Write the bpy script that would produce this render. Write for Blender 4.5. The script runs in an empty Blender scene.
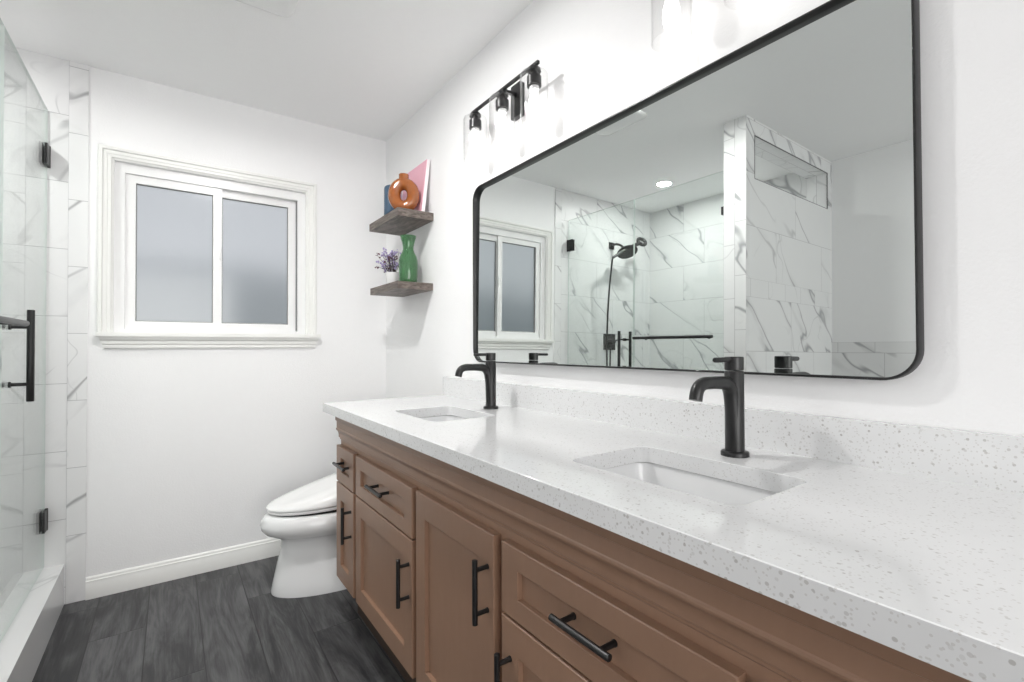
import bpy, bmesh, math, random
from mathutils import Vector, Matrix
random.seed(7)
S = bpy.context.scene
COL = S.collection
PI = math.pi

# ------------------------------------------------------------------ camera, world, exposure
S.view_settings.view_transform = 'Standard'
S.view_settings.look = 'None'
S.view_settings.gamma = 1.0
S.view_settings.use_curve_mapping = False
S.view_settings.exposure = 3.27
S.cycles.max_bounces = 14
S.cycles.diffuse_bounces = 6
S.cycles.glossy_bounces = 8
S.cycles.transmission_bounces = 10
S.cycles.transparent_max_bounces = 24
S.cycles.sample_clamp_indirect = 4.0
S.cycles.caustics_reflective = False

CAM_H = 1.15
YAW, PITCH, ROLL, FPX = 0.619333129, 0.0118827954, -0.00416080524, 478.786406
fw = Vector((math.sin(YAW)*math.cos(PITCH), math.cos(YAW)*math.cos(PITCH), math.sin(PITCH)))
rt = Vector((math.cos(YAW), -math.sin(YAW), 0))
up = rt.cross(fw)
c_, s_ = math.cos(ROLL), math.sin(ROLL)
rt, up = c_*rt + s_*up, -s_*rt + c_*up
cam = bpy.data.cameras.new('camera')
cam.sensor_width = 36.0
cam.sensor_fit = 'HORIZONTAL'
cam.lens = FPX/1024*36.0
cam.clip_start = 0.02
camo = bpy.data.objects.new('camera', cam)
COL.objects.link(camo)
camo.matrix_world = Matrix(((rt.x, up.x, -fw.x, 0), (rt.y, up.y, -fw.y, 0), (rt.z, up.z, -fw.z, CAM_H), (0, 0, 0, 1)))
S.camera = camo

W = bpy.data.worlds.new('world')
S.world = W
W.use_nodes = True
bg = W.node_tree.nodes['Background']
bg.inputs[0].default_value = (0.92, 0.95, 1.0, 1)
bg.inputs[1].default_value = 0.068

def area(name, loc, target, sx, sy, power, col=(1, 1, 1)):
    L = bpy.data.lights.new(name, 'AREA')
    L.shape = 'RECTANGLE'; L.size = sx; L.size_y = sy; L.energy = power; L.color = col
    o = bpy.data.objects.new(name, L)
    COL.objects.link(o)
    o.location = loc
    o.rotation_euler = (Vector(target) - Vector(loc)).to_track_quat('-Z', 'Y').to_euler()
    return o

# fill lamp added at an invented doorway behind the camera; the window is lit by the sky outside
area('added_doorway_fill', (-0.2, -2.75, 1.25), (-0.1, 2.9, 1.45), 2.0, 2.0, 6.6, (1.0, 0.985, 0.96))

# ------------------------------------------------------------------ materials
def new_mat(name):
    m = bpy.data.materials.new(name); m.use_nodes = True
    nt = m.node_tree
    return m, nt, nt.nodes['Principled BSDF']

class N:
    """tiny node-building helper"""
    def __init__(s, nt): s.nt = nt
    def node(s, t, **kw):
        n = s.nt.nodes.new(t)
        for k, v in kw.items(): setattr(n, k, v)
        return n
    def put(s, sock, v):
        if hasattr(v, 'is_linked') or isinstance(v, bpy.types.NodeSocket): s.nt.links.new(v, sock)
        else: sock.default_value = v
    def math(s, op, a, b=None, c=None):
        n = s.node('ShaderNodeMath', operation=op)
        s.put(n.inputs[0], a)
        if b is not None: s.put(n.inputs[1], b)
        if c is not None: s.put(n.inputs[2], c)
        return n.outputs[0]
    def vec(s, x, y, z):
        n = s.node('ShaderNodeCombineXYZ')
        for i, v in enumerate((x, y, z)): s.put(n.inputs[i], v)
        return n.outputs[0]
    def noise(s, v, scale, detail=3, rough=.5, dist=0.0):
        n = s.node('ShaderNodeTexNoise')
        s.put(n.inputs['Vector'], v)
        n.inputs['Scale'].default_value = scale; n.inputs['Detail'].default_value = detail
        n.inputs['Roughness'].default_value = rough; n.inputs['Distortion'].default_value = dist
        return n.outputs[0]
    def smooth(s, v, a, b, x=0.0, y=1.0):
        n = s.node('ShaderNodeMapRange', interpolation_type='SMOOTHSTEP')
        s.put(n.inputs[0], v)
        for i, q in enumerate((a, b, x, y)): n.inputs[i+1].default_value = q
        return n.outputs[0]
    def mix(s, f, a, b):
        n = s.node('ShaderNodeMix', data_type='RGBA')
        s.put(n.inputs[0], f); s.put(n.inputs[6], a); s.put(n.inputs[7], b)
        return n.outputs[2]
    def bump(s, h, strength, dist, bsdf):
        n = s.node('ShaderNodeBump')
        n.inputs['Strength'].default_value = strength; n.inputs['Distance'].default_value = dist
        s.put(n.inputs['Height'], h)
        s.nt.links.new(n.outputs[0], bsdf.inputs['Normal'])
    def pos(s):
        return s.node('ShaderNodeNewGeometry').outputs['Position']
    def xyz(s, v):
        n = s.node('ShaderNodeSeparateXYZ'); s.put(n.inputs[0], v); return n.outputs

def simple(name, col, rough=.5, metal=0.0, spec=.5, noise=0.0, nscale=30, coat=0.0, bump=0.0, bscale=200):
    m, nt, b = new_mat(name); n = N(nt)
    b.inputs['Roughness'].default_value = rough; b.inputs['Metallic'].default_value = metal
    b.inputs['Specular IOR Level'].default_value = spec
    b.inputs['Coat Weight'].default_value = coat
    tc = n.node('ShaderNodeTexCoord').outputs['Object']
    f = n.noise(tc, nscale, 4)
    k = 1 - noise
    b.inputs['Base Color'].default_value = (*col, 1)
    nt.links.new(n.mix(f, (*[c*k for c in col], 1), (*[min(1, c*(1+noise)) for c in col], 1)), b.inputs['Base Color'])
    if bump: n.bump(n.noise(tc, bscale, 2), bump, .002, b)
    return m

M = {}
M['wall'] = simple('wall_paint', (.86, .86, .865), .55, noise=.01, bump=.35, bscale=170)
M['ceiling'] = simple('ceiling_paint', (.90, .90, .90), .7, noise=.01, bump=.2, bscale=160)
M['trim'] = simple('trim_paint', (.81, .81, .79), .35, noise=.008)
M['vinyl'] = simple('white_vinyl', (.81, .81, .81), .3, noise=.008)
M['black'] = simple('matte_black_metal', (.0065, .0065, .007), .34, metal=0.0, spec=.5, noise=.1)
M['bronze'] = simple('dark_bronze_metal', (.011, .011, .011), .35, noise=.1)
M['porcelain'] = simple('porcelain', (.80, .805, .81), .07, noise=.008, coat=.3)
M['plastic'] = simple('white_plastic', (.84, .84, .84), .22, noise=.008)
M['gap_shade'] = simple('painted_gap_shade', (.02, .02, .02), .8, noise=.05)  # near-black colour standing in for shade under the toilet seat
M['chrome'] = simple('chrome', (.7, .7, .7), .12, metal=1.0, noise=.03)
M['track'] = simple('grey_track', (.25, .25, .25), .5, noise=.05)
M['pink'] = simple('pink_canvas', (.80, .44, .53), .6, noise=.06, nscale=14)
M['canvas_edge'] = simple('canvas_edge', (.86, .80, .81), .7, noise=.03)
M['blue_glaze'] = simple('blue_glaze', (.055, .105, .175), .18, noise=.25, nscale=18)
M['white_pot'] = simple('white_glaze', (.82, .82, .82), .25, noise=.01)
M['lilac'] = simple('lilac_petals', (.42, .36, .58), .7, noise=.3, nscale=60)
M['stem'] = simple('dark_stems', (.05, .035, .04), .7, noise=.3)
M['plum'] = simple('plum_petals', (.12, .05, .07), .7, noise=.3, nscale=60)

def cabinet_mat():
    m, nt, b = new_mat('brown_cabinet_paint'); n = N(nt)
    p = n.node('ShaderNodeTexCoord').outputs['Object']
    q = n.node('ShaderNodeMapping'); nt.links.new(p, q.inputs[0]); q.inputs['Scale'].default_value = (6, 6, 1.2)
    f = n.noise(q.outputs[0], 9, 5, .6)
    col = n.mix(f, (.265, .155, .102, 1), (.305, .185, .124, 1))
    nt.links.new(col, b.inputs['Base Color'])
    b.inputs['Roughness'].default_value = .36
    n.bump(n.noise(q.outputs[0], 60, 3), .05, .001, b)
    return m
M['cabinet'] = cabinet_mat()
M['cabinet_dark'] = simple('toe_kick_dark_brown', (.05, .032, .022), .6, noise=.1)  # darker brown than the cabinet fronts

def marble_color(n, u, v, seed):
    """white marble with grey veins in the plane (u, v); seed shifts the pattern from tile to tile"""
    sx = n.math('MULTIPLY', seed, 37.0)
    # streaks run along a diagonal: compress across it, stretch along it
    al = n.math('ADD', n.math('MULTIPLY', u, .72), n.math('MULTIPLY', v, .69))
    ac = n.math('SUBTRACT', n.math('MULTIPLY', v, .72), n.math('MULTIPLY', u, .69))
    P = n.vec(n.math('ADD', n.math('MULTIPLY', al, .42), sx), n.math('ADD', n.math('MULTIPLY', ac, 1.3), sx), sx)
    a = n.noise(P, 2.6, 3, .42, .12)
    da = n.math('ABSOLUTE', n.math('SUBTRACT', a, .5))
    ma = n.smooth(n.noise(P, 1.7, 2), .38, .56)
    va = n.smooth(da, 0.0, .016, 1, 0)
    soft = n.math('MULTIPLY', n.smooth(da, 0.0, .06, 1, 0), n.math('MULTIPLY', n.smooth(n.noise(P, 9, 3), .45, .7), .45))
    Q = n.vec(n.math('ADD', n.math('MULTIPLY', u, 1.0), sx), n.math('ADD', n.math('MULTIPLY', v, 1.0), sx), n.math('ADD', sx, 5.0))
    b = n.noise(Q, 2.8, 2, .4, .2)
    vb = n.math('MULTIPLY', n.smooth(n.math('ABSOLUTE', n.math('SUBTRACT', b, .5)), 0.0, .008, 1, 0), .4)
    f = n.math('MULTIPLY', n.math('MAXIMUM', va, soft), ma)
    f = n.math('MAXIMUM', f, n.math('MULTIPLY', vb, n.smooth(n.noise(Q, 2.3, 1), .5, .62)))
    cloud = n.mix(n.noise(Q, 3.0, 3), (.80, .80, .80, 1), (.75, .755, .76, 1))
    return n.mix(n.math('MULTIPLY', f, .72), cloud, (.21, .215, .225, 1))

def tile_mat(name, ua, va, u0, v0, w, h, off, grout=.0016):
    """tiles w x h in the plane of world axes ua/va, every other row shifted by off of a tile"""
    m, nt, b = new_mat(name); n = N(nt)
    p = n.xyz(n.pos())
    U, V = p[ua], p[va]
    r = n.math('DIVIDE', n.math('SUBTRACT', V, v0), h)
    row = n.math('FLOOR', r)
    odd = n.math('FLOORED_MODULO', row, 2.0)
    q = n.math('ADD', n.math('DIVIDE', n.math('SUBTRACT', U, u0), w), n.math('MULTIPLY', odd, off))
    colm = n.math('FLOOR', q)
    fu = n.math('SUBTRACT', q, colm); fv = n.math('SUBTRACT', r, row)
    du = n.math('MULTIPLY', n.math('MINIMUM', fu, n.math('SUBTRACT', 1.0, fu)), w)
    dv = n.math('MULTIPLY', n.math('MINIMUM', fv, n.math('SUBTRACT', 1.0, fv)), h)
    d = n.math('MINIMUM', du, dv)
    wn = n.node('ShaderNodeTexWhiteNoise', noise_dimensions='2D')
    nt.links.new(n.vec(colm, row, 0.0), wn.inputs['Vector'])
    c = marble_color(n, U, V, wn.outputs['Value'])
    g = n.smooth(d, grout*.5, grout, 1, 0)
    nt.links.new(n.mix(g, c, (.42, .42, .43, 1)), b.inputs['Base Color'])
    b.inputs['Roughness'].default_value = .38
    n.bump(n.smooth(d, grout*.4, grout*1.4), .35, .0012, b)
    return m

TZ = .077
M['tile_back'] = tile_mat('marble_tile_end_wall', 0, 2, -.38, TZ, .61, .3048, .667)
M['tile_left'] = tile_mat('marble_tile_long_wall', 1, 2, 2.364, TZ-.0, .61, .3048, .667)
M['tile_part'] = tile_mat('marble_tile_partition', 0, 2, -.60, 1.147-.3048*3, .61, .3048, .5)
M['tile_part_up'] = tile_mat('marble_tile_partition_upper', 0, 2, -.72, 1.85-.3, .61, .30, .4)
M['tile_band'] = tile_mat('marble_border_band', 0, 2, -.43, 1.45, .20, .103, .4)
M['tile_tub'] = tile_mat('marble_tile_tub', 1, 2, 1.1, 1.147-.3048*3, .61, .3048, .5)
M['tile_tub_band'] = tile_mat('marble_tub_border', 1, 2, 1.36, 1.147, .21, .07, .4)
M['strip_back'] = tile_mat('marble_edge_strip', 2, 0, 2.133, -.3815, .3048, .075, .0)
M['strip_pillar'] = tile_mat('marble_pillar_strip', 2, 1, 2.18, 1.3965, .3048, .0665, .42)
M['tile_reveal'] = tile_mat('marble_reveal', 0, 1, -.60, 1.3965, .32, .0665, .4)
M['tile_reveal_side'] = tile_mat('marble_reveal_side', 2, 1, 2.60, 1.3965, .6, .0665, .0)

def slab_marble():
    m, nt, b = new_mat('marble_slab'); n = N(nt)
    p = n.xyz(n.pos())
    c = marble_color(n, n.math('ADD', p[1], p[2]), n.math('MULTIPLY', p[0], 1.3), .37)
    nt.links.new(c, b.inputs['Base Color']); b.inputs['Roughness'].default_value = .15
    return m
M['slab'] = slab_marble()

def quartz():
    m, nt, b = new_mat('speckled_white_quartz'); n = N(nt)
    p = n.pos()
    def specks(scale, r, keep):
        v = n.node('ShaderNodeTexVoronoi')
        nt.links.new(p, v.inputs['Vector']); v.inputs['Scale'].default_value = scale
        rnd = n.xyz(v.outputs['Color'])
        near = n.smooth(n.math('SUBTRACT', v.outputs['Distance'], n.math('MULTIPLY', n.noise(p, scale*2.2, 1), r*.5)), r*.7, r*1.0, 1, 0)
        return n.math('MULTIPLY', near, n.math('GREATER_THAN', rnd[0], keep)), rnd[1]
    s1, t1 = specks(150, .30, .86)
    s2, t2 = specks(270, .34, .82)
    base = n.mix(n.noise(p, 22, 3), (.75, .755, .76, 1), (.71, .715, .72, 1))
    c = n.mix(n.math('MULTIPLY', s2, .34), base, (.40, .37, .34, 1))
    c = n.mix(n.math('MULTIPLY', s1, n.math('ADD', .10, n.math('MULTIPLY', t1, .48))), c, (.30, .28, .26, 1))
    nt.links.new(c, b.inputs['Base Color'])
    b.inputs['Roughness'].default_value = .09
    return m
M['quartz'] = quartz()

def planks():
    m, nt, b = new_mat('dark_grey_plank_floor'); n = N(nt)
    p = n.xyz(n.pos())
    w, L = .1835, 1.22
    r = n.math('DIVIDE', n.math('SUBTRACT', p[0], .106-.1835*20), w)
    row = n.math('FLOOR', r)
    wn = n.node('ShaderNodeTexWhiteNoise', noise_dimensions='1D')
    nt.links.new(n.math('ADD', row, 3.0), wn.inputs['W'])
    q = n.math('ADD', n.math('DIVIDE', n.math('SUBTRACT', p[1], 2.5), L), n.math('MULTIPLY', n.math('FLOORED_MODULO', row, 3.0), .37))
    cl = n.math('FLOOR', q)
    fu = n.math('SUBTRACT', r, row); fv = n.math('SUBTRACT', q, cl)
    du = n.math('MULTIPLY', n.math('MINIMUM', fu, n.math('SUBTRACT', 1.0, fu)), w)
    dv = n.math('MULTIPLY', n.math('MINIMUM', fv, n.math('SUBTRACT', 1.0, fv)), L)
    d = n.math('MINIMUM', du, dv)
    w2 = n.node('ShaderNodeTexWhiteNoise', noise_dimensions='2D')
    nt.links.new(n.vec(row, cl, 0.0), w2.inputs['Vector'])
    sd = n.math('MULTIPLY', w2.outputs['Value'], 50.0)
    P = n.vec(n.math('ADD', n.math('MULTIPLY', p[0], 7.0), sd), n.math('ADD', n.math('MULTIPLY', p[1], 1.1), sd), sd)
    fig = n.noise(P, 1.5, 7, .66, 2.4)
    fine = n.noise(n.vec(n.math('MULTIPLY', p[0], 160.0), n.math('MULTIPLY', p[1], 7.0), sd), 1.0, 3)
    big = n.noise(P, 1.4, 3, .6)
    f = n.math('ADD', n.math('ADD', n.math('MULTIPLY', fig, .75), n.math('MULTIPLY', fine, .25)), n.math('MULTIPLY', big, .35))
    f = n.math('ADD', f, n.math('MULTIPLY', n.math('SUBTRACT', w2.outputs['Value'], .5), .13))
    c = n.mix(n.smooth(f, .48, .90), (.015, .015, .017, 1), (.110, .109, .112, 1))
    knot = n.smooth(n.noise(n.vec(n.math('MULTIPLY', p[0], 1.6), p[1], sd), 3.4, 1), .64, .74)
    c = n.mix(n.math('MULTIPLY', knot, .6), c, (.016, .016, .017, 1))
    g = n.smooth(d, .0008, .0028, 1, 0)
    nt.links.new(n.mix(g, c, (.012, .012, .013, 1)), b.inputs['Base Color'])
    b.inputs['Roughness'].default_value = .42
    n.bump(n.math('ADD', n.math('MULTIPLY', n.smooth(d, .0005, .003), 1.0), n.math('MULTIPLY', fine, .25)), .3, .0015, b)
    return m
M['floor'] = planks()

def wood():
    m, nt, b = new_mat('weathered_brown_wood'); n = N(nt)
    p = n.node('ShaderNodeTexCoord').outputs['Object']
    mp = n.node('ShaderNodeMapping'); nt.links.new(p, mp.inputs[0]); mp.inputs['Scale'].default_value = (14, 4, 60)
    f = n.noise(mp.outputs[0], 2.2, 5, .65, .6)
    nt.links.new(n.mix(n.smooth(f, .3, .7), (.060, .045, .038, 1), (.20, .165, .145, 1)), b.inputs['Base Color'])
    b.inputs['Roughness'].default_value = .5
    return m
M['wood'] = wood()

def thin_glass(name, tint, ior=1.45, rough=0.0):
    m = bpy.data.materials.new(name); m.use_nodes = True
    nt = m.node_tree; nt.nodes.remove(nt.nodes['Principled BSDF']); n = N(nt)
    out = nt.nodes['Material Output']
    ge = n.node('ShaderNodeNewGeometry')
    dp = n.node('ShaderNodeVectorMath', operation='DOT_PRODUCT')
    nt.links.new(ge.outputs['Incoming'], dp.inputs[0]); nt.links.new(ge.outputs['Normal'], dp.inputs[1])
    f0 = ((ior-1)/(ior+1))**2
    k5 = n.math('POWER', n.math('SUBTRACT', 1.0, n.math('MINIMUM', n.math('ABSOLUTE', dp.outputs['Value']), 1.0)), 5.0)
    F = n.math('ADD', f0, n.math('MULTIPLY', k5, 1-f0))      # Schlick reflectance, the same from both sides
    t = n.node('ShaderNodeBsdfTransparent'); t.inputs[0].default_value = (*tint, 1)
    g = n.node('ShaderNodeBsdfGlossy'); g.inputs['Roughness'].default_value = rough
    mx = n.node('ShaderNodeMixShader')
    nt.links.new(F, mx.inputs[0]); nt.links.new(t.outputs[0], mx.inputs[1]); nt.links.new(g.outputs[0], mx.inputs[2])
    nt.links.new(mx.outputs[0], out.inputs[0])
    return m
M['glass'] = thin_glass('shower_glass', (.965, .985, .975))
M['glass_edge'] = simple('glass_edge', (.62, .69, .66), .2, noise=.03)
M['shade_glass'] = thin_glass('clear_lamp_glass', (.97, .97, .97), 1.35)

def frosted():
    m = bpy.data.materials.new('frosted_window_glass'); m.use_nodes = True
    nt = m.node_tree; nt.nodes.remove(nt.nodes['Principled BSDF']); n = N(nt)
    out = nt.nodes['Material Output']
    tr = n.node('ShaderNodeBsdfRefraction'); tr.inputs['Color'].default_value = (.97, .98, .985, 1); tr.inputs['Roughness'].default_value = .30; tr.inputs['IOR'].default_value = 1.45
    gl = n.node('ShaderNodeBsdfGlossy'); gl.inputs['Roughness'].default_value = .12
    mx = n.node('ShaderNodeMixShader'); mx.inputs[0].default_value = .05
    nt.links.new(tr.outputs[0], mx.inputs[1]); nt.links.new(gl.outputs[0], mx.inputs[2])
    nt.links.new(mx.outputs[0], out.inputs[0])
    return m
M['frost'] = frosted()

def mirror_mat():
    m, nt, b = new_mat('mirror_silver')
    b.inputs['Base Color'].default_value = (.73, .765, .75, 1)
    b.inputs['Metallic'].default_value = 1.0; b.inputs['Roughness'].default_value = 0.0
    return m
M['mirror'] = mirror_mat()

def coloured_glass(name, col, trans, rough=.06):
    m, nt, b = new_mat(name); n = N(nt)
    tc = n.node('ShaderNodeTexCoord').outputs['Object']
    c = n.mix(n.noise(tc, 22, 3, .5, .6), (*[x*.75 for x in col], 1), (*[min(1, x*1.25) for x in col], 1))
    nt.links.new(c, b.inputs['Base Color'])
    b.inputs['Roughness'].default_value = rough; b.inputs['Transmission Weight'].default_value = trans
    b.inputs['IOR'].default_value = 1.45; b.inputs['Coat Weight'].default_value = .6
    return m
M['amber'] = coloured_glass('amber_glass', (.36, .11, .025), .2)
M['green_glass'] = coloured_glass('green_glass', (.10, .30, .12), .6)

def emit(name, col, k):
    m = bpy.data.materials.new(name); m.use_nodes = True
    nt = m.node_tree; nt.nodes.remove(nt.nodes['Principled BSDF']); n = N(nt)
    e = n.node('ShaderNodeEmission'); e.inputs[0].default_value = (*col, 1); e.inputs[1].default_value = k
    nt.links.new(e.outputs[0], nt.nodes['Material Output'].inputs[0])
    return m
M['bulb'] = emit('lit_bulb', (1.0, .975, .945), .8)
M['downlight'] = emit('added_fill_downlight', (1.0, .985, .965), 80)  # for the added, unseen fill light only
M['downlight_shower'] = emit('lit_shower_light', (1.0, .985, .965), 46)

# ------------------------------------------------------------------ mesh helpers
def nb(): return bmesh.new()

def add_box(bm, x0, x1, y0, y1, z0, z1, mi=0):
    v = [bm.verts.new((x, y, z)) for x in (x0, x1) for y in (y0, y1) for z in (z0, z1)]
    fs = []
    for q in ((0, 1, 3, 2), (4, 6, 7, 5), (0, 4, 5, 1), (2, 3, 7, 6), (0, 2, 6, 4), (1, 5, 7, 3)):
        f = bm.faces.new([v[i] for i in q]); f.material_index = mi; fs.append(f)
    return fs   # -x, +x, -y, +y, -z, +z

def bevel_all(bm, w, seg=2, ang=.6):
    es = [e for e in bm.edges if len(e.link_faces) == 2 and e.calc_face_angle(0) > ang]
    bmesh.ops.bevel(bm, geom=es, offset=w, segments=seg, affect='EDGES', profile=.5)

def loft(bm, rings, cap0=True, cap1=True, closed=True, mi=0):
    R = [[bm.verts.new(p) for p in r] for r in rings]
    n = len(R[0])
    for a, b in zip(R, R[1:]):
        for i in range(n if closed else n-1):
            j = (i+1) % n
            f = bm.faces.new((a[i], a[j], b[j], b[i])); f.material_index = mi
    if cap0: bm.faces.new(list(reversed(R[0]))).material_index = mi
    if cap1: bm.faces.new(R[-1]).material_index = mi
    return R

def add_lathe(bm, prof, origin, axis=(0, 0, 1), seg=32, closed_prof=False, mi=0):
    """prof: (radius, height) list along axis from origin"""
    ax = Vector(axis).normalized()
    a = ax.orthogonal().normalized(); b = ax.cross(a)
    o = Vector(origin)
    rings = []
    for r, h in prof:
        rings.append([o + ax*h + (a*math.cos(t) + b*math.sin(t))*max(r, 1e-5) for t in [2*PI*i/seg for i in range(seg)]])
    if closed_prof: rings.append(rings[0]); 
    loft(bm, rings, not closed_prof, not closed_prof, mi=mi)
    if closed_prof: bmesh.ops.remove_doubles(bm, verts=bm.verts, dist=1e-6)

def smooth_path(pts, n=6):
    P = [Vector(p) for p in pts]
    P = [2*P[0]-P[1]] + P + [2*P[-1]-P[-2]]
    out = []
    for i in range(1, len(P)-2):
        for k in range(n):
            t = k/n
            a, b, c, d = P[i-1], P[i], P[i+1], P[i+2]
            out.append(.5*((2*b) + (c-a)*t + (2*a-5*b+4*c-d)*t*t + (3*b-a-3*c+d)*t**3))
    out.append(P[-2])
    return out

def add_tube(bm, pts, r, seg=12, cap=True, mi=0):
    P = [Vector(p) for p in pts]
    rs = r if isinstance(r, (list, tuple)) else [r]*len(P)
    t0 = (P[1]-P[0]).normalized(); a = t0.orthogonal().normalized()
    rings = []
    for i, p in enumerate(P):
        t = ((P[min(i+1, len(P)-1)] - P[max(i-1, 0)])).normalized()
        a = (a - t*a.dot(t)).normalized(); b = t.cross(a)
        rings.append([p + (a*math.cos(q) + b*math.sin(q))*rs[i] for q in [2*PI*k/seg for k in range(seg)]])
    loft(bm, rings, cap, cap, mi=mi)

def rrect(x0, x1, y0, y1, r, n=6):
    """rounded rectangle outline, counter-clockwise"""
    out = []
    for cx, cy, a0 in ((x1-r, y1-r, 0), (x0+r, y1-r, PI/2), (x0+r, y0+r, PI), (x1-r, y0+r, 1.5*PI)):
        for i in range(n+1):
            a = a0 + PI/2*i/n
            out.append((cx + r*math.cos(a), cy + r*math.sin(a)))
    return out

def add_sphere(bm, c, r, seg=12, sc=(1, 1, 1)):
    m = Matrix.Translation(c) @ Matrix.Diagonal((r*sc[0], r*sc[1], r*sc[2], 1))
    bmesh.ops.create_uvsphere(bm, u_segments=seg, v_segments=max(6, seg//2), radius=1, matrix=m)

def obj(name, bm, mats, parent=None, smooth=True, ang=35, base=None):
    """link ONE mesh object; its origin sits at its parent's origin or at its own base"""
    bmesh.ops.recalc_face_normals(bm, faces=bm.faces)
    if parent is not None: o0 = world_loc(parent)
    elif base is not None: o0 = Vector(base)
    else:
        xs = [v.co for v in bm.verts]
        mn = Vector([min(c[i] for c in xs) for i in range(3)]); mx = Vector([max(c[i] for c in xs) for i in range(3)])
        o0 = Vector(((mn.x+mx.x)/2, (mn.y+mx.y)/2, mn.z))
    bmesh.ops.translate(bm, verts=bm.verts, vec=-o0)
    me = bpy.data.meshes.new(name)
    bm.to_mesh(me); bm.free()
    for m in (mats if isinstance(mats, (list, tuple)) else [mats]): me.materials.append(m)
    if smooth:
        me.shade_smooth()
        me.set_sharp_from_angle(angle=math.radians(ang))
    o = bpy.data.objects.new(name, me)
    COL.objects.link(o)
    if parent is not None: o.parent = parent
    else: o.location = o0
    return o

def world_loc(o):
    v = Vector((0, 0, 0))
    while o is not None:
        v = v + o.location; o = o.parent
    return v

def thing(name, label, cat, loc, group=None):
    o = bpy.data.objects.new(name, None); COL.objects.link(o)
    o.empty_display_size = .05
    o.location = loc; o['label'] = label; o['category'] = cat
    if group: o['group'] = group
    return o

def tag(o, label, cat, group=None):
    o['label'] = label; o['category'] = cat
    if group: o['group'] = group
    return o

def struct(name, bm, mats, parent=None, **k):
    o = obj(name, bm, mats, parent, **k)
    if parent is None: o['kind'] = 'structure'
    return o

def copy_tree(o, parent=None):
    c = o.copy(); COL.objects.link(c); c.parent = parent
    for ch in list(o.children): copy_tree(ch, c)
    return c

# ------------------------------------------------------------------ the setting
XR, YB, XL, YR, ZC = 1.114, 2.937, -1.495, -2.6, 2.462
XP0, YP0, YP1 = -.384, 1.3965, 1.5295        # pillar end face, partition faces

bm = nb(); add_box(bm, XL-.1, XR+.1, YR-.1, YB+.1, -.1, 0)
struct('floor', bm, M['floor'], smooth=False)
bm = nb(); add_box(bm, XL-.1, XR+.1, YR-.1, YB+.1, ZC, ZC+.1)
struct('ceiling', bm, M['ceiling'], smooth=False)
bm = nb(); add_box(bm, XR, XR+.1, YR-.1, YB+.1, 0, ZC)
struct('wall_right', bm, M['wall'], smooth=False)

# end wall with the window opening; painted part, narrow tile strip, shower tile
WX0, WX1, WZ0, WZ1 = -.221, .632, 1.228, 2.044
bm = nb()
add_box(bm, -.313, WX0, YB, YB+.12, 0, ZC); add_box(bm, WX1, XR, YB, YB+.12, 0, ZC)
add_box(bm, WX0, WX1, YB, YB+.12, 0, WZ0); add_box(bm, WX0, WX1, YB, YB+.12, WZ1, ZC)
add_box(bm, -.381, -.313, YB-.006, YB+.12, 0, ZC, 1)
add_box(bm, XL-.1, -.381, YB-.003, YB+.12, 0, ZC, 2)
struct('wall_back', bm, [M['wall'], M['strip_back'], M['tile_back']], smooth=False)

# far left wall: shower tile, then painted wall with a marble wainscot beside the tub alcove
bm = nb()
add_box(bm, XL-.1, XL, YP1, YB, 0, ZC, 1)
add_box(bm, XL-.1, XL, YR-.1, YP0, 1.217, ZC, 0)
add_box(bm, XL-.1, XL+.008, YR-.1, YP0, 1.147, 1.217, 3)
add_box(bm, XL-.1, XL+.008, YR-.1, YP0, 0, 1.147, 2)
add_box(bm, XL-.1, XL, YP0, YP1, 0, ZC, 0)
struct('wall_left', bm, [M['wall'], M['tile_left'], M['tile_tub'], M['tile_tub_band']], smooth=False)

# partition between shower and tub alcove, with a transom opening near the ceiling
NX0, NX1, NZ0, NZ1 = -1.425, -.475, 2.125, 2.368
PM = [M['strip_pillar'], M['tile_part'], M['tile_band'], M['tile_part_up'], M['tile_reveal'], M['tile_reveal_side'], M['tile_back']]
bm = nb()
def part_box(x0, x1, z0, z1, front):
    f = add_box(bm, x0, x1, YP0, YP1, z0, z1)
    f[0].material_index = 5; f[1].material_index = 0 if x1 == XP0 else 5
    f[2].material_index = front; f[3].material_index = 6
    f[4].material_index = 4; f[5].material_index = 4
part_box(XL, XP0, 0, 1.45, 1)
part_box(XL, XP0, 1.45, 1.553, 2)
part_box(XL, XP0, 1.553, NZ0, 3)
part_box(XL, NX0, NZ0, NZ1, 3)
part_box(NX1, XP0, NZ0, NZ1, 3)
part_box(XL, XP0, NZ1, ZC, 3)
wp = struct('wall_partition', bm, PM, smooth=False)
bm = nb()     # thin dark metal edging round the transom opening
for x0, x1, z0, z1 in ((NX0-.003, NX1+.003, NZ0-.003, NZ0), (NX0-.003, NX1+.003, NZ1, NZ1+.003), (NX0-.003, NX0, NZ0, NZ1), (NX1, NX1+.003, NZ0, NZ1)):
    add_box(bm, x0, x1, YP0-.002, YP0+.004, z0, z1)
struct('opening_trim', bm, M['track'], wp, smooth=False)

# unseen wall behind the camera; its wide opening is invented to admit fill light
bm = nb()
add_box(bm, XL-.1, -1.2, YR-.1, YR, 0, ZC); add_box(bm, .8, XR, YR-.1, YR, 0, ZC); add_box(bm, -1.2, .8, YR-.1, YR, 2.25, ZC)
struct('wall_rear', bm, M['wall'], smooth=False)

# shower curb and pan
bm = nb(); add_box(bm, -.545, -.386, YP1, YB-.003, 0, .179); bevel_all(bm, .002, 2)
struct('trim_1', bm, M['slab'])
bm = nb(); add_box(bm, XL, -.545, YP1, YB-.003, 0, .05)
struct('trim_2', bm, M['slab'], smooth=False)

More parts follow.
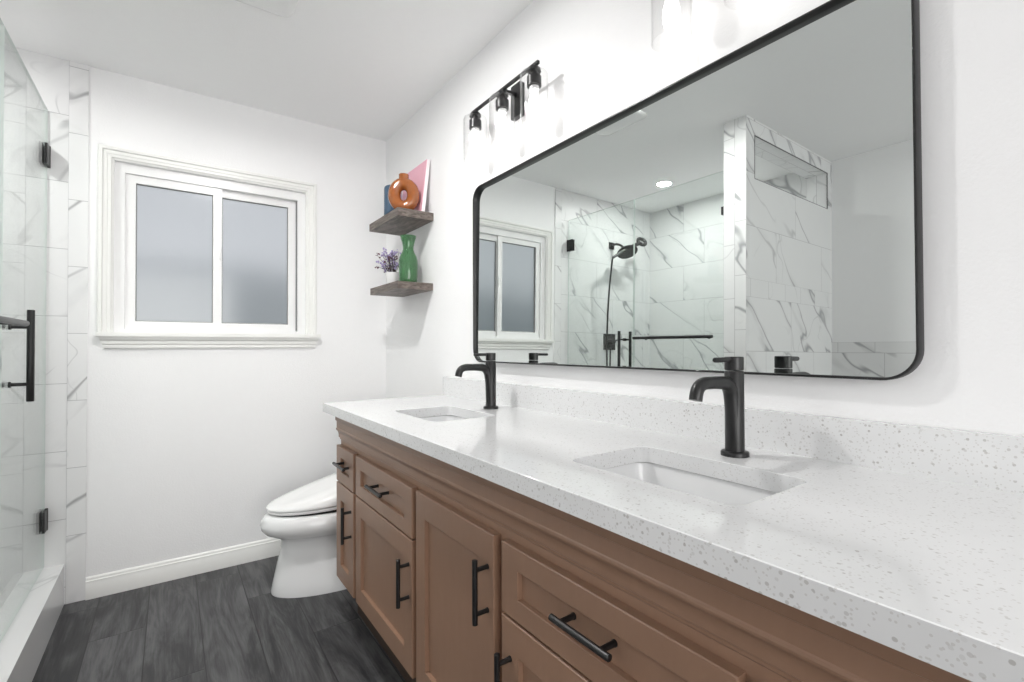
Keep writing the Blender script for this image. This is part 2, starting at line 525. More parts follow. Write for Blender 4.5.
def baseboard(name, p0, p1, nrm):
    prof = [(0, 0), (.014, 0), (.014, .066), (.0125, .070), (.0125, .082), (.009, .086), (.008, .094), (.004, .099), (0, .10)]
    nv = Vector(nrm); bm = nb()
    loft(bm, [[Vector(p) + nv*d + Vector((0, 0, z)) for d, z in prof] for p in (p0, p1)])
    struct(name, bm, M['trim'], ang=25)
baseboard('baseboard_back', (-.313, YB, 0), (XR, YB, 0), (0, -1, 0))
baseboard('baseboard_right', (XR, YB-.014, 0), (XR, 2.10, 0), (-1, 0, 0))

# ------------------------------------------------------------------ window
win = bpy.data.objects.new('window_1', None); COL.objects.link(win)
win.location = (.21, YB, WZ0); win['kind'] = 'structure'; win.empty_display_size = .05

bm = nb()   # moulded casing: left, top, right, mitred; steps run round the opening
steps = [(0.0, .006), (.010, .010), (.014, .014), (.030, .014), (.034, .0165), (.052, .0175), (.058, .024), (.074, .024), (.079, .020), (.082, .0)]
steps = [(0.0, 0.0)] + [(o*.73, h) for o, h in steps]
def casing_ring(o, h):
    x0, x1, z1, zb = WX0-o, WX1+o, WZ1+o, 1.222
    y = YB - h
    return [(x0, y, zb), (x0, y, z1), (x1, y, z1), (x1, y, zb)]
loft(bm, [casing_ring(o, h) for o, h in steps], False, False, closed=False)
# bottom ends are closed by the stool
struct('casing', bm, M['trim'], win, ang=20)

bm = nb(); add_box(bm, -.282, .708, YB-.042, YB+.05, 1.206, 1.226); bevel_all(bm, .004, 2)
struct('stool', bm, M['trim'], win)
bm = nb()
prof = [(0, 1.206), (.026, 1.206), (.026, 1.192), (.018, 1.186), (.018, 1.172), (.013, 1.166), (.013, 1.152), (0, 1.149)]
R = []
for x, sg in ((-.274, 1), (.700, -1)):
    R.append([(x + sg*max(0, (1.206-z))*.35, YB-d, z) for d, z in prof])
loft(bm, R)
struct('apron', bm, M['trim'], win, ang=20)

# vinyl frame inside the opening
def frame_ring(bm, x0, x1, z0, z1, w, y0, y1, wb=None, wt=None):
    wb = w if wb is None else wb
    wt = w if wt is None else wt
    O = lambda y: [(x0, y, z0), (x1, y, z0), (x1, y, z1), (x0, y, z1)]
    I = lambda y: [(x0+w, y, z0+wb), (x1-w, y, z0+wb), (x1-w, y, z1-wt), (x0+w, y, z1-wt)]
    rings = [O(y1), O(y0), I(y0), I(y1)]
    R = [[bm.verts.new(p) for p in r] for r in rings]
    for a, b in ((0, 1), (1, 2), (2, 3), (3, 0)):
        for i in range(4):
            j = (i+1) % 4
            bm.faces.new((R[a][i], R[a][j], R[b][j], R[b][i]))
bm = nb(); frame_ring(bm, WX0, WX1, WZ0, WZ1, .0395, YB+.014, YB+.11, .014, .0475); bevel_all(bm, .003, 2)
struct('window_frame', bm, M['vinyl'], win)
YS1, YS2 = YB+.024, YB+.044
def sash(x0, x1, z0, z1, y, w, wl=None):
    bm = nb(); frame_ring(bm, x0, x1, z0, z1, w, y, y+.028); bevel_all(bm, .003, 2)
    s = struct('sash', bm, M['vinyl'], win)
    bm = nb(); frame_ring(bm, x0+w, x1-w, z0+w, z1-w, .004, y+.008, y+.02)
    struct('glazing_gasket', bm, M['track'], s, smooth=False)
    bm = nb(); add_box(bm, x0+w+.001, x1-w-.001, y+.012, y+.018, z0+w+.001, z1-w-.001)
    struct('pane', bm, M['frost'], s, smooth=False)
sash(-.181, .220, 1.242, 1.996, YS1, .040)
sash(.181, .588, 1.242, 1.996, YS2, .040)
bm = nb(); add_box(bm, .5905, .5945, YS1+.004, YS2+.02, 1.248, 1.996)
struct('track', bm, M['track'], win, smooth=False)
bm = nb(); add_box(bm, .207, .217, YS1-.007, YS1, 1.62, 1.68); bevel_all(bm, .002)
struct('sash_latch', bm, M['vinyl'], win)

# outdoors: an invented wall and lawn, placed to grade the brightness of the frosted panes
M['stucco'] = simple('grey_stucco', (.56, .585, .63), .9, noise=.05, nscale=3)
M['lawn'] = simple('lawn', (.16, .24, .10), .9, noise=.3, nscale=6)
bm = nb(); add_box(bm, -7, 9, 8.0, 8.3, -.5, 2.30)
struct('exterior_wall', bm, M['stucco'], smooth=False)
bm = nb(); add_box(bm, -7, 9, YB+.13, 8.0, -.6, -.5)
struct('exterior_ground', bm, M['lawn'], smooth=False)

# ------------------------------------------------------------------ vanity
VY0, VY1 = .030, 2.095           # cabinet ends
XF, XD = .594, .574              # face frame plane, door front plane
van = thing('vanity_cabinet', 'long brown double vanity cabinet with shaker doors and black bar pulls', 'cabinet', ((XF+XR)/2, (VY0+VY1)/2, 0))
bm = nb()    # open-topped box of panels, so the basins hang inside it
add_box(bm, XF, XF+.02, VY0, VY1, .185, .8785); add_box(bm, XR-.013, XR-.001, VY0, VY1, .185, .8785)
add_box(bm, XF+.02, XR-.013, VY0, VY0+.018, .185, .8785); add_box(bm, XF+.02, XR-.013, VY1-.018, VY1, .185, .8785)
add_box(bm, XF+.02, XR-.013, VY0+.018, VY1-.018, .185, .203)
obj('carcass', bm, M['cabinet'], van)
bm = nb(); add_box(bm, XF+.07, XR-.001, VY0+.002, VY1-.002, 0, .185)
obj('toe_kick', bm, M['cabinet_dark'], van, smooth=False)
bm = nb()
prof = [(0, .8785), (.019, .8785), (.019, .842), (.0175, .838), (.0145, .836), (.0140, .808), (.0155, .806), (.0165, .802), (.0155, .798), (.0120, .794), (.0090, .787), (.0078, .778), (.0075, .768), (.0035, .765), (.0030, .759), (0, .756)]
loft(bm, [[(XR-.001, VY1+d, z), (XF-d, VY1+d, z), (XF-d, VY0-d, z), (XR-.001, VY0-d, z)] for d, z in prof], False, False, closed=False)
obj('crown_moulding', bm, M['cabinet'], van, ang=22)

def front_panel(name, y0, y1, z0, z1, rail=.055, railz=None):
    """shaker front: 20 mm slab with a recessed centre panel"""
    railz = rail if railz is None else railz
    def ring(i, x, iz=None):
        iz = i if iz is None else iz
        return [(x, y0+i, z0+iz), (x, y1-i, z0+iz), (x, y1-i, z1-iz), (x, y0+i, z1-iz)]
    bm = nb()
    loft(bm, [ring(0, XF-.0005), ring(0, XD+.002), ring(.002, XD), ring(rail-.001, XD, railz-.001), ring(rail, XD+.0008, railz), ring(rail+.0006, XD+.0115, railz+.0006)])
    return obj(name, bm, M['cabinet'], van, ang=25)

def pull(front, y, z, vert, xc, xbase, L=.140, sp=.096):
    bm = nb()
    d = Vector((0, 0, 1)) if vert else Vector((0, 1, 0))
    c = Vector((xc, y, z))
    r = .0062
    a, b = c - d*L/2, c + d*L/2
    add_tube(bm, [a, a + d*.0006, b - d*.0006, b], [r-.0008, r, r, r-.0008], 16)
    for s in (-1, 1):
        p = c + d*s*sp/2
        add_tube(bm, [p, (xbase-.001, p.y, p.z)], .0052, 12)
        add_tube(bm, [(xbase-.0025, p.y, p.z), (xbase+.0005, p.y, p.z)], .0062, 12)
    return obj('handle', bm, M['black'], front, ang=50)

ZT, ZDB, ZDT, ZB = .738, .590, .584, .186
def drawer(y0, y1, hl=.140):
    f = front_panel('drawer', y0, y1, ZDB, ZT, .058, .045)
    pull(f, (y0+y1)/2, (ZDB+ZT)/2+.007, False, .550, XD+.0115, hl)
def door(y0, y1, z1, hy, hz):
    f = front_panel('door', y0, y1, ZB, z1, .060, .066)
    pull(f, hy, hz, True, .541, XD)
drawer(1.862, 2.090); door(1.862, 2.090, ZDT, 1.891, .4605)
drawer(1.312, 1.834); door(1.312, 1.834, ZDT, 1.335, .4615)
door(.878, 1.285, ZT, .902, .615)
drawer(.326, .848); door(.326, .848, ZDT, .816, .457)
drawer(.040, .300); door(.040, .300, ZDT, .275, .457)

# countertop with two basin cut-outs, plus backsplash
SX0, SX1 = .672, .910
SINKS = [(1.533, .172), (.562, .183)]
CY0, CY1, CX0 = .003, 2.122, .526
bm = nb()
loops = [[(CX0, CY0), (XR-.001, CY0), (XR-.001, CY1), (CX0, CY1)]] + [rrect(SX0, SX1, c-h, c+h, .028) for c, h in SINKS]
edges = []
for lp in loops:
    vs = [bm.verts.new((x, y, .915)) for x, y in lp]
    edges += [bm.edges.new((vs[i], vs[(i+1) % len(vs)])) for i in range(len(vs))]
bmesh.ops.triangle_fill(bm, use_beauty=True, use_dissolve=False, edges=edges)
g = bmesh.ops.extrude_face_region(bm, geom=list(bm.faces))
bmesh.ops.translate(bm, verts=[v for v in g['geom'] if isinstance(v, bmesh.types.BMVert)], vec=(0, 0, -.036))
bmesh.ops.recalc_face_normals(bm, faces=bm.faces)
es = [e for e in bm.edges if len(e.link_faces) == 2 and e.calc_face_angle(0) > 1.2 and max(v.co.z for v in e.verts) > .914]
bmesh.ops.bevel(bm, geom=es, offset=.0012, segments=1, affect='EDGES', profile=.5)
top = tag(obj('countertop', bm, M['quartz'], None, ang=40, base=(.82, 1.06, .879)), 'white speckled quartz countertop with two sink cut-outs on the brown vanity', 'countertop')
bm = nb(); add_box(bm, XR-.021, XR-.0005, CY0, CY1, .915, 1.003); bevel_all(bm, .0015, 1)
obj('backsplash', bm, M['quartz'], top)

def sink(cy, h, label):
    t = thing('sink', label, 'sink', ((SX0+SX1)/2, cy, .75), 'sinks under the countertop')
    def rg(i, z, r): return [(x, y, z) for x, y in rrect(SX0-.006+i, SX1+.006-i, cy-h-.006+i, cy+h+.006-i, r, 6)]
    bm = nb()
    loft(bm, [rg(-.02, .8765, .04), rg(0, .8765, .034), rg(.002, .871, .033), rg(.006, .80, .034), rg(.014, .765, .040), rg(.034, .755, .045), rg(.075, .751, .035)], False, True)
    loft(bm, [rg(-.02, .8765, .04), rg(-.02, .868, .04), rg(-.008, .80, .05), rg(.01, .74, .05)], False, True)
    obj('basin', bm, M['porcelain'], t, ang=50)
    bm = nb(); add_lathe(bm, [(.0, .0), (.024, .0), (.024, .003), (.019, .004), (.017, .002), (.0, .003)], ((SX0+SX1)/2, cy, .7512), seg=24)
    obj('drain', bm, M['black'], t)
sink(SINKS[0][0], SINKS[0][1], 'white rectangular undermount sink at the window end of the countertop, farther from the camera')
sink(SINKS[1][0], SINKS[1][1], 'large white rectangular undermount sink in the nearer half of the countertop')

# ------------------------------------------------------------------ faucets
def faucet(cx, cy, label):
    t = thing('faucet', label, 'faucet', (cx, cy, .915), 'black faucets on the countertop')
    z = .915
    bm = nb(); add_lathe(bm, [(0, 0), (.0285, 0), (.0285, .007), (.027, .0095), (.0215, .011), (0, .011)], (cx, cy, z), seg=40)
    obj('base_ring', bm, M['black'], t)
    bm = nb(); add_lathe(bm, [(0, .006), (.0195, .006), (.0195, .1795), (.0185, .181), (0, .181)], (cx, cy, z), seg=40)
    obj('body', bm, M['black'], t)
    bm = nb()
    path = smooth_path([(cx-.002, cy, z+.03), (cx-.005, cy, z+.09), (cx-.011, cy, z+.128), (cx-.020, cy, z+.146), (cx-.034, cy, z+.1555), (cx-.058, cy, z+.1585), (cx-.090, cy, z+.1595), (cx-.112, cy, z+.1590), (cx-.127, cy, z+.154), (cx-.136, cy, z+.144), (cx-.141, cy, z+.127)], 5)
    k = len(path)
    rr = [  .0175 - .0045*min(1, i/(k*.55)) for i in range(k)]
    add_tube(bm, path, rr, 24)
    obj('spout', bm, M['black'], t, ang=50)
    bm = nb(); add_lathe(bm, [(0, .1825), (.0175, .1825), (.0192, .184), (.0192, .210), (.018, .2115), (0, .2115)], (cx, cy, z), seg=40)
    h = obj('handle', bm, M['black'], t)
    bm = nb(); zl = z+.2055
    add_tube(bm, [(cx-.012, cy, zl), (cx-.072, cy, zl), (cx-.074, cy, zl)], [.0054, .0054, .0042], 16)
    obj('lever', bm, M['black'], h, ang=50)
faucet(.993, 1.533, 'matte black single-lever faucet behind the sink at the window end of the counter')
faucet(.987, .562, 'matte black single-lever faucet behind the large nearer sink')

# ------------------------------------------------------------------ wall mirror
MY0, MY1, MZ0, MZ1 = .273, 1.818, 1.084, 1.849
XM = XR - .018
mir = thing('wall_mirror', 'large rounded-corner wall mirror in a thin black frame above the vanity', 'mirror', (XR, (MY0+MY1)/2, MZ0))
bm = nb()
def mring(i, x, r): return [(x, y, z) for y, z in rrect(MY0+i, MY1-i, MZ0+i, MZ1-i, r, 10)]
RR = .058
rings = [mring(0, XR-.0005, RR), mring(0, XR-.0285, RR), mring(.0008, XR-.0295, RR-.0008), mring(.0042, XR-.0295, RR-.0042), mring(.005, XR-.0285, RR-.005), mring(.005, XR-.0008, RR-.005)]
loft(bm, rings + [rings[0]], False, False)
bmesh.ops.remove_doubles(bm, verts=bm.verts, dist=1e-5)
obj('frame', bm, M['black'], mir, ang=40)
bm = nb()
TILT = .009
def gl(i, dx, r): return [(XM + dx + (z-MZ0)*math.tan(TILT), y, z) for y, z in [(p[1], p[2]) for p in mring(i, 0, r)]]
loft(bm, [gl(.0048, 0, RR-.0048), gl(.0048, .003, RR-.0048)])
obj('mirror_glass', bm, M['mirror'], mir, smooth=False)

# ------------------------------------------------------------------ vanity lights
def sconce(cy, label):
    t = thing('vanity_light', label, 'wall lamp', (XR, cy, 2.10), 'three-shade vanity lights over the mirror')
    xs, zb = 1.030, 2.133
    bm = nb(); add_box(bm, XR-.022, XR-.0005, cy-.030, cy+.030, 2.045, 2.175); bevel_all(bm, .003, 2)
    obj('back_plate', bm, M['black'], t)
    bm = nb(); add_tube(bm, [(XR-.02, cy, zb), (xs, cy, zb)], .009, 16)
    obj('arm', bm, M['black'], t)
    bm = nb(); add_box(bm, xs-.005, xs+.005, cy-.223, cy+.223, zb-.005, zb+.005); bevel_all(bm, .002, 2)
    obj('bar', bm, M['black'], t)
    for k in (-1, 0, 1):
        y = cy + k*.198
        o = (xs, y, 0)
        bm = nb(); add_lathe(bm, [(0, 2.129), (.008, 2.129), (.016, 2.126), (.0225, 2.119), (.0245, 2.109), (0, 2.109)], o, seg=32)
        obj('cap', bm, M['black'], t)
        bm = nb(); add_lathe(bm, [(0, 2.109), (.011, 2.109), (.011, 2.092), (.0255, 2.091), (.0255, 2.058), (.020, 2.056), (0, 2.056)], o, seg=32)
        so = obj('socket', bm, M['black'], t)
        bm = nb(); add_lathe(bm, [(0, 2.0560), (.017, 2.0560), (.017, 2.044), (0, 2.044)], o, seg=24)
        obj('bulb_base', bm, M['plastic'], so)
        bm = nb()   # closed top, straight clear cylinder open at the bottom
        ro, ri, zt, zl = .050, .0475, 2.1035, 1.921
        add_lathe(bm, [(.012, zt), (ro-.008, zt), (ro-.002, zt-.003), (ro, zt-.010), (ro, zl), (ri, zl), (ri, zt-.010), (ri-.003, zt-.0025), (.012, zt-.0025)], o, seg=40)
        obj('lamp_shade', bm, M['shade_glass'], t, ang=50)
        bm = nb(); add_lathe(bm, [(0, 2.0438), (.011, 2.0438), (.013, 2.030), (.020, 2.005), (.022, 1.985), (.019, 1.962), (.012, 1.948), (0, 1.944)], o, seg=24)
        obj('bulb', bm, M['bulb'], t, ang=80)
sconce(1.503, 'black three-light bar with clear cylinder shades, whole, at the window end above the mirror')
sconce(.545, 'three-light bar cut by the top edge of the photo, only clear shade bottoms showing')

# ------------------------------------------------------------------ ceiling fittings
bm = nb()
def vr(i, z): return [(x, y, z) for x, y in rrect(.045+i, .385-i, 1.705+i, 2.048-i, .05-i*.5, 8)]
loft(bm, [vr(.012, ZC-.0005), vr(0, ZC-.004), vr(0, ZC-.009), vr(.006, ZC-.013), vr(.03, ZC-.0145)])
tag(obj('exhaust_fan_cover', bm, M['plastic'], ang=40), 'white rounded-square exhaust fan cover on the ceiling', 'vent')
def downlight(x, y, label, lamp):
    t = thing('recessed_light', label, 'ceiling light', (x, y, ZC))
    bm = nb(); add_lathe(bm, [(.052, -.0005), (.066, -.0005), (.066, -.003), (.060, -.005), (.052, -.003)], (x, y, ZC), closed_prof=True, seg=40)
    obj('trim_ring', bm, M['plastic'], t)
    bm = nb(); add_lathe(bm, [(0, -.0010), (.052, -.0010), (.052, -.0025), (0, -.0025)], (x, y, ZC), seg=40)
    obj('diffuser', bm, M[lamp], t)
downlight(-.937, 2.355, 'lit round recessed ceiling light above the shower, seen in the mirror', 'downlight_shower')
downlight(.24, 1.62, 'added, unseen round recessed ceiling light over the floor beside the vanity', 'downlight')  # unseen lamp added to even out the room's brightness

# ------------------------------------------------------------------ shelves and what stands on them
def shelf(y0, y1, x0, z0, z1, label):
    bm = nb(); add_box(bm, x0, XR-.0005, y0, y1, z0, z1); bevel_all(bm, .0015, 1)
    return tag(obj('floating_shelf', bm, M['wood']), label, 'shelf', 'floating shelves by the window wall')
shelf(2.262, 2.680, .918, 1.808, 1.848, 'upper weathered wood floating shelf, holding the amber vase and pink canvas')
shelf(2.270, 2.668, .919, 1.445, 1.482, 'lower weathered wood floating shelf, holding the green vase and flowers')
Z1, Z2 = 1.848, 1.482

# amber ring vase
c = Vector((.988, 2.352, 0))
t = thing('ring_vase', 'round amber glass ring vase with a hole through it on the upper shelf', 'vase', (c.x, c.y, Z1))
bm = nb()
dirv = Vector((.86, -.51, 0)).normalized()      # in-plane horizontal direction of the ring
nrm = dirv.cross(Vector((0, 0, 1)))
Rz, Rx, r0, zc = .060, .049, .0455, Z1 + .0935
rings = []
for i in range(48):
    a = 2*PI*i/48
    ctr = c + Vector((0, 0, zc)) + dirv*(Rx*math.cos(a)) + Vector((0, 0, Rz*math.sin(a)))
    out = (dirv*math.cos(a) + Vector((0, 0, math.sin(a)))).normalized()
    rad = r0 if math.sin(a) < .6 else r0*.98
    rings.append([ctr + (out*math.cos(b) + nrm*math.sin(b)*1.1)*(rad*.72 if True else rad) for b in [2*PI*k/24 for k in range(24)]])
loft(bm, rings + [rings[0]], False, False)
bmesh.ops.remove_doubles(bm, verts=bm.verts, dist=1e-6)
obj('body', bm, M['amber'], t, ang=80)
bm = nb(); zt = zc + Rz + .026
add_lathe(bm, [(.034, zt-.014), (.028, zt-.004), (.0255, zt+.010), (.0265, zt+.020), (.0245, zt+.023), (.0225, zt+.019), (.0215, zt+.006), (.020, zt-.008)], (c.x, c.y, 0), seg=32)
obj('neck', bm, M['amber'], t, ang=60)
bm = nb(); add_lathe(bm, [(0, 0.0003), (.026, 0.0003), (.028, .004), (.022, .010), (0, .010)], (c.x, c.y, Z1), seg=32)
obj('foot', bm, M['amber'], t)

# pink canvas leaning on the wall
t = thing('canvas_art', 'pink canvas with white edges leaning against the wall behind the amber vase', 'picture', (1.075, 2.45, Z1))
bm = nb()
ya, yb_ = 2.290, 2.590; hgt = .288; th = .018
lx = .034
def cv(y, z, off): return (1.058 + off + lx*z/hgt, y, Z1 + .0005 + z - off*lx/hgt*0)
loft(bm, [[cv(ya, 0, 0), cv(yb_, 0, 0), cv(yb_, hgt, 0), cv(ya, hgt, 0)], [cv(ya, 0, th), cv(yb_, 0, th), cv(yb_, hgt, th), cv(ya, hgt, th)]])
obj('stretched_canvas', bm, M['canvas_edge'], t, smooth=False)
bm = nb()
loft(bm, [[cv(ya+.001, .001, -.001), cv(yb_-.001, .001, -.001), cv(yb_-.001, hgt-.001, -.001), cv(ya+.001, hgt-.001, -.001)], [cv(ya+.001, .001, .0005), cv(yb_-.001, .001, .0005), cv(yb_-.001, hgt-.001, .0005), cv(ya+.001, hgt-.001, .0005)]])
obj('painted_face', bm, M['pink'], t, smooth=False)

# blue jar
bm = nb()
add_lathe(bm, [(0, 0), (.046, 0), (.048, .004), (.048, .172), (.045, .186), (.038, .191), (.033, .191), (.031, .186), (.040, .176), (.042, .02), (0, .012)], (1.0, 2.535, Z1), seg=36)
tag(obj('jar', bm, M['blue_glaze'], ang=50), 'dark blue glazed cylinder jar behind the amber vase on the upper shelf', 'jar')

# green carafe
bm = nb()
pr = [(0, 0), (.044, 0), (.048, .006), (.0495, .05), (.0505, .105), (.050, .122), (.045, .142), (.034, .162), (.0285, .178), (.028, .190), (.032, .212), (.040, .238), (.043, .248), (.040, .248), (.029, .212), (.0255, .190), (.026, .178), (.031, .162), (.042, .142), (.047, .122), (.0475, .105), (.0465, .05), (.044, .010), (0, .008)]
pr = [(r, h*1.045) for r, h in pr]
add_lathe(bm, pr, (1.030, 2.395, Z2), seg=40)
tag(obj('carafe', bm, M['green_glass'], ang=60), 'green glass carafe-shaped vase on the lower shelf', 'vase')

# flower pot
pc = Vector((1.005, 2.545, Z2))
t = thing('flower_pot', 'small white pot of lilac dried flowers behind the green vase', 'flower pot', pc)
bm = nb(); add_lathe(bm, [(0, 0), (.034, 0), (.037, .004), (.042, .075), (.0425, .080), (.039, .080), (.036, .06), (0, .058)], pc, seg=32)
obj('pot', bm, M['white_pot'], t, ang=50)
bs, bl, bp = nb(), nb(), nb()
for i in range(46):
    a = random.uniform(0, 2*PI); sp = random.uniform(.01, .092); hh = random.uniform(.115, .215) - sp*.35
    tip = pc + Vector((math.cos(a)*sp - .012, math.sin(a)*sp, hh))
    base = pc + Vector((math.cos(a)*.012, math.sin(a)*.012, .058))
    mid = (base+tip)/2 + Vector((0, 0, .014))
    add_tube(bs, [base, mid, tip], .0011, 5)
    tgt = bl if random.random() < .68 else bp
    for k in range(random.randint(4, 7)):
        q = tip + Vector([random.gauss(0, .0075) for _ in range(3)])
        add_sphere(tgt, q, random.uniform(.003, .0062), 6, (1, 1, random.uniform(.6, 1.3)))
obj('stems', bs, M['stem'], t)
o = obj('blossoms', bl, M['lilac'], t); o['kind'] = 'stuff'; o['label'] = 'pale lilac blossoms'
o = obj('dried_leaves', bp, M['plum'], t); o['kind'] = 'stuff'; o['label'] = 'dark plum dried sprigs'

# ------------------------------------------------------------------ toilet
TY = 2.488
toi = thing('toilet', 'white one-piece elongated toilet with skirted base between vanity and window wall', 'toilet', (.74, TY, 0))
def egg(xf, xb, hw, z, af=.33, n=40, e=2.0, zslope=0.0):
    """outline with an elliptical front (toward -x) and a squared back"""
    out = []
    xf = xf + .014
    for i in range(n+1):
        a = PI/2 + PI*i/n
        ca, sa = math.cos(a), math.sin(a)
        x = xf + af + af*(-1)*abs(ca)**(2/e)
        y = hw*math.copysign(abs(sa)**(2/e), sa)
        out.append((x, TY + y, z + zslope*(x-xf)))
    out.append((xb, TY - hw*.98, z + zslope*(xb-xf)))
    out.append((xb, TY + hw*.98, z + zslope*(xb-xf)))
    return out
bm = nb()
loft(bm, [egg(.373, 1.085, .164, 0, .36), egg(.371, 1.085, .164, .012, .36), egg(.381, 1.085, .157, .06, .35), egg(.399, 1.085, .144, .14, .34), egg(.414, 1.085, .133, .20, .33),
          egg(.416, 1.085, .133, .238, .33), egg(.405, 1.085, .140, .254, .33), egg(.376, 1.085, .158, .268, .33), egg(.346, 1.085, .176, .284, .33), egg(.330, 1.085, .186, .304, .33),
          egg(.326, 1.085, .189, .325, .33), egg(.332, 1.085, .187, .348, .33), egg(.346, 1.085, .180, .366, .32), egg(.362, 1.085, .168, .374, .31)])
obj('bowl', bm, M['porcelain'], toi, ang=60)
bm = nb()
loft(bm, [egg(.366, .84, .166, .376, .31), egg(.366, .84, .166, .3795, .31)])
obj('seat_gap_shade', bm, M['gap_shade'], toi)  # dark sheet painted as the shade between bowl and seat
sl = .055
bm = nb()
loft(bm, [egg(.362, .83, .166, .379, .31, zslope=.03), egg(.356, .83, .172, .381, .31, zslope=.03), egg(.355, .83, .174, .389, .31, zslope=.035), egg(.359, .83, .171, .393, .31, zslope=.04)])
obj('seat', bm, M['plastic'], toi, ang=40)
bm = nb()
loft(bm, [egg(.360, .86, .170, .3945, .31, zslope=.045), egg(.353, .86, .176, .3965, .31, zslope=.045), egg(.352, .86, .177, .402, .31, zslope=.05), egg(.357, .86, .173, .407, .31, zslope=.095), egg(.375, .86, .160, .412, .30, zslope=.165), egg(.41, .85, .132, .417, .29, zslope=.235), egg(.47, .84, .078, .425, .25, zslope=.295)])
obj('lid', bm, M['plastic'], toi, ang=50)
bm = nb()
def tk(i, z, r): return [(x, y, z) for x, y in rrect(.885+i, 1.100-i*.3, TY-.195+i, TY+.195-i, r, 6)]
loft(bm, [tk(.012, .34, .05), tk(.008, .45, .05), tk(0, .58, .05), tk(0, .648, .05)])
obj('tank', bm, M['porcelain'], toi, ang=50)
bm = nb()
loft(bm, [tk(-.004, .650, .05), tk(-.006, .655, .05), tk(-.006, .672, .05), tk(0, .680, .05), tk(.02, .684, .04)])
obj('tank_lid', bm, M['porcelain'], toi, ang=50)
bm = nb(); add_tube(bm, [(.884, TY-.15, .60), (.868, TY-.15, .60)], .010, 16); add_tube(bm, [(.870, TY-.15, .60), (.868, TY-.09, .594)], [.006, .0045], 12)
obj('flush_lever', bm, M['chrome'], toi)

# ------------------------------------------------------------------ shower glass
XG0, XG1 = -.460, -.450
def edge_faces(bm):      # the polished edges of the sheet read green
    bm.normal_update()
    for f in bm.faces:
        if abs(f.normal.x) < .5: f.material_index = 1
GZ0, GZ1 = .183, 2.215
sd = thing('shower_door', 'frameless clear glass shower door hinged on the tiled end wall with black pull', 'door', (-.455, 2.58, GZ0))
bm = nb(); add_box(bm, XG0, XG1, 2.245, 2.925, GZ0+.006, GZ1)
edge_faces(bm)
obj('pane', bm, [M['glass'], M['glass_edge']], sd, smooth=False)
for zc_ in (2.005, .395):
    bm = nb()
    add_box(bm, -.469, -.440, YB-.0115, YB-.004, zc_-.048, zc_+.048)
    add_box(bm, -.4505, -.4415, YB-.066, YB-.011, zc_-.045, zc_+.045)
    add_box(bm, -.4685, -.4595, YB-.066, YB-.011, zc_-.045, zc_+.045)
    bevel_all(bm, .0015, 1)
    obj('hinge', bm, M['black'], sd)
bm = nb()
HY = 2.325
for sx, x in ((1, -.396), (-1, -.514)):
    add_tube(bm, [(x, HY, .967), (x, HY, .969), (x, HY, 1.283), (x, HY, 1.285)], [.0095, .0105, .0105, .0095], 20)
    for z in (1.027, 1.225):
        add_tube(bm, [(XG1+.0005 if sx > 0 else XG0-.0005, HY, z), (x, HY, z)], .0062, 14)
        add_tube(bm, [(XG1+.0002 if sx > 0 else XG0-.0002, HY, z), ((XG1+.006) if sx > 0 else (XG0-.006), HY, z)], .0105, 18)
obj('pull_handle', bm, M['black'], sd, ang=50)
sp_ = thing('glass_screen', 'fixed clear glass shower panel next to the tiled pillar', 'glass panel', (-.455, 1.885, GZ0))
bm = nb(); add_box(bm, XG0, XG1, YP1+.003, 2.240, GZ0-.003, GZ1)
edge_faces(bm)
obj('pane', bm, [M['glass'], M['glass_edge']], sp_, smooth=False)
for zc_ in (1.975, .395):
    bm = nb(); add_box(bm, -.472, -.438, YP1+.0005, YP1+.048, zc_-.024, zc_+.024); bevel_all(bm, .0015, 1)
    obj('clamp', bm, M['black'], sp_)
tb = thing('towel_bar', 'horizontal black towel bar mounted across the fixed shower panel', 'towel bar', (-.39, 1.89, 1.22))
bm = nb(); add_tube(bm, [(-.385, 1.600, 1.232), (-.385, 1.602, 1.232), (-.385, 2.188, 1.232), (-.385, 2.190, 1.232)], [.0085, .0098, .0098, .0085], 20)
obj('bar', bm, M['black'], tb, ang=50)
for y in (1.66, 2.13):
    bm = nb(); add_tube(bm, [(XG1+.0003, y, 1.232), (XG1+.005, y, 1.232), (XG1+.0055, y, 1.232), (-.385, y, 1.232)], [.0125, .0125, .0070, .0070], 18)
    obj('post', bm, M['black'], tb, ang=40)

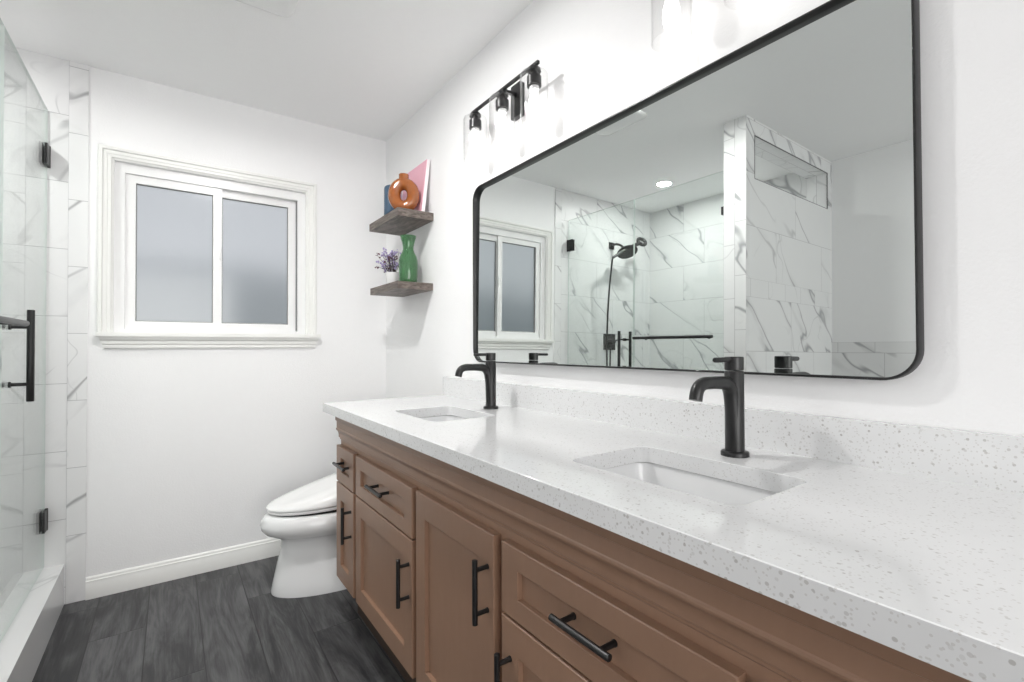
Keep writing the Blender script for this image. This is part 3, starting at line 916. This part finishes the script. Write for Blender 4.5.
# ------------------------------------------------------------------ shower fittings on the end wall
YT = YB - .003
sh = thing('rain_shower', 'dark bronze shower head with hand shower and hose on the marble end wall', 'shower head', (-.96, YT, 2.06))
bm = nb(); add_box(bm, -.995, -.935, YT-.010, YT-.0005, 2.045, 2.105); bevel_all(bm, .003, 2)
obj('flange', bm, M['bronze'], sh)
bm = nb(); add_tube(bm, smooth_path([(-.965, YT-.008, 2.075), (-.965, YT-.06, 2.080), (-.966, YT-.11, 2.062), (-.968, YT-.15, 2.025)], 6), .0105, 16)
obj('arm', bm, M['bronze'], sh)
hd = Vector((.15, -.45, -.88)).normalized()
bm = nb(); add_lathe(bm, [(0, 0), (.018, 0), (.024, .012), (.060, .026), (.088, .034), (.090, .040), (.086, .045), (0, .045)], (-.985, YT-.155, 2.030), hd, 40)
obj('rain_head', bm, M['bronze'], sh)
bm = nb()
hp = smooth_path([(-.800, YT-.175, 1.925), (-.88, YT-.185, 1.975), (-.98, YT-.20, 2.030), (-1.08, YT-.205, 2.075)], 6)
add_tube(bm, hp, [.011 + .006*i/(len(hp)-1) for i in range(len(hp))], 16)
ctr = Vector((-1.125, YT-.207, 2.098))
rg = []
d1 = Vector((-.90, 0, .43)).normalized(); n1 = Vector((.25, -.80, .54)).normalized(); d1 = (d1 - n1*d1.dot(n1)).normalized(); d2 = n1.cross(d1)
for i in range(28):
    a = 2*PI*i/28; o_ = d1*math.cos(a) + d2*math.sin(a)
    rg.append([ctr + o_*.036 + (o_*math.cos(b) + n1*math.sin(b))*.015 for b in [2*PI*k/12 for k in range(12)]])
loft(bm, rg + [rg[0]], False, False); bmesh.ops.remove_doubles(bm, verts=bm.verts, dist=1e-6)
obj('hand_shower', bm, M['bronze'], sh, ang=60)
bm = nb(); add_tube(bm, smooth_path([(-.800, YT-.175, 1.925), (-.790, YT-.172, 1.87), (-.800, YT-.13, 1.60), (-.835, YT-.08, 1.25), (-.86, YT-.06, .98), (-.885, YT-.045, .90), (-.915, YT-.04, 1.0), (-.925, YT-.035, 1.17)], 8), .0072, 10)
obj('hose', bm, M['bronze'], sh)
sv = thing('shower_valve', 'dark bronze shower valve plate below the shower head', 'valve', (-.94, YT, 1.16))
bm = nb(); add_box(bm, -1.015, -.875, YT-.010, YT-.0005, 1.155, 1.295); bevel_all(bm, .004, 2)
obj('plate', bm, M['bronze'], sv)
bm = nb(); add_lathe(bm, [(0, 0), (.026, 0), (.026, .045), (.023, .048), (0, .048)], (-.945, YT-.010, 1.225), (0, -1, 0), 28)
add_tube(bm, [(-.945, YT-.047, 1.225), (-1.02, YT-.050, 1.250)], [.008, .006], 12)
obj('lever', bm, M['bronze'], sv)
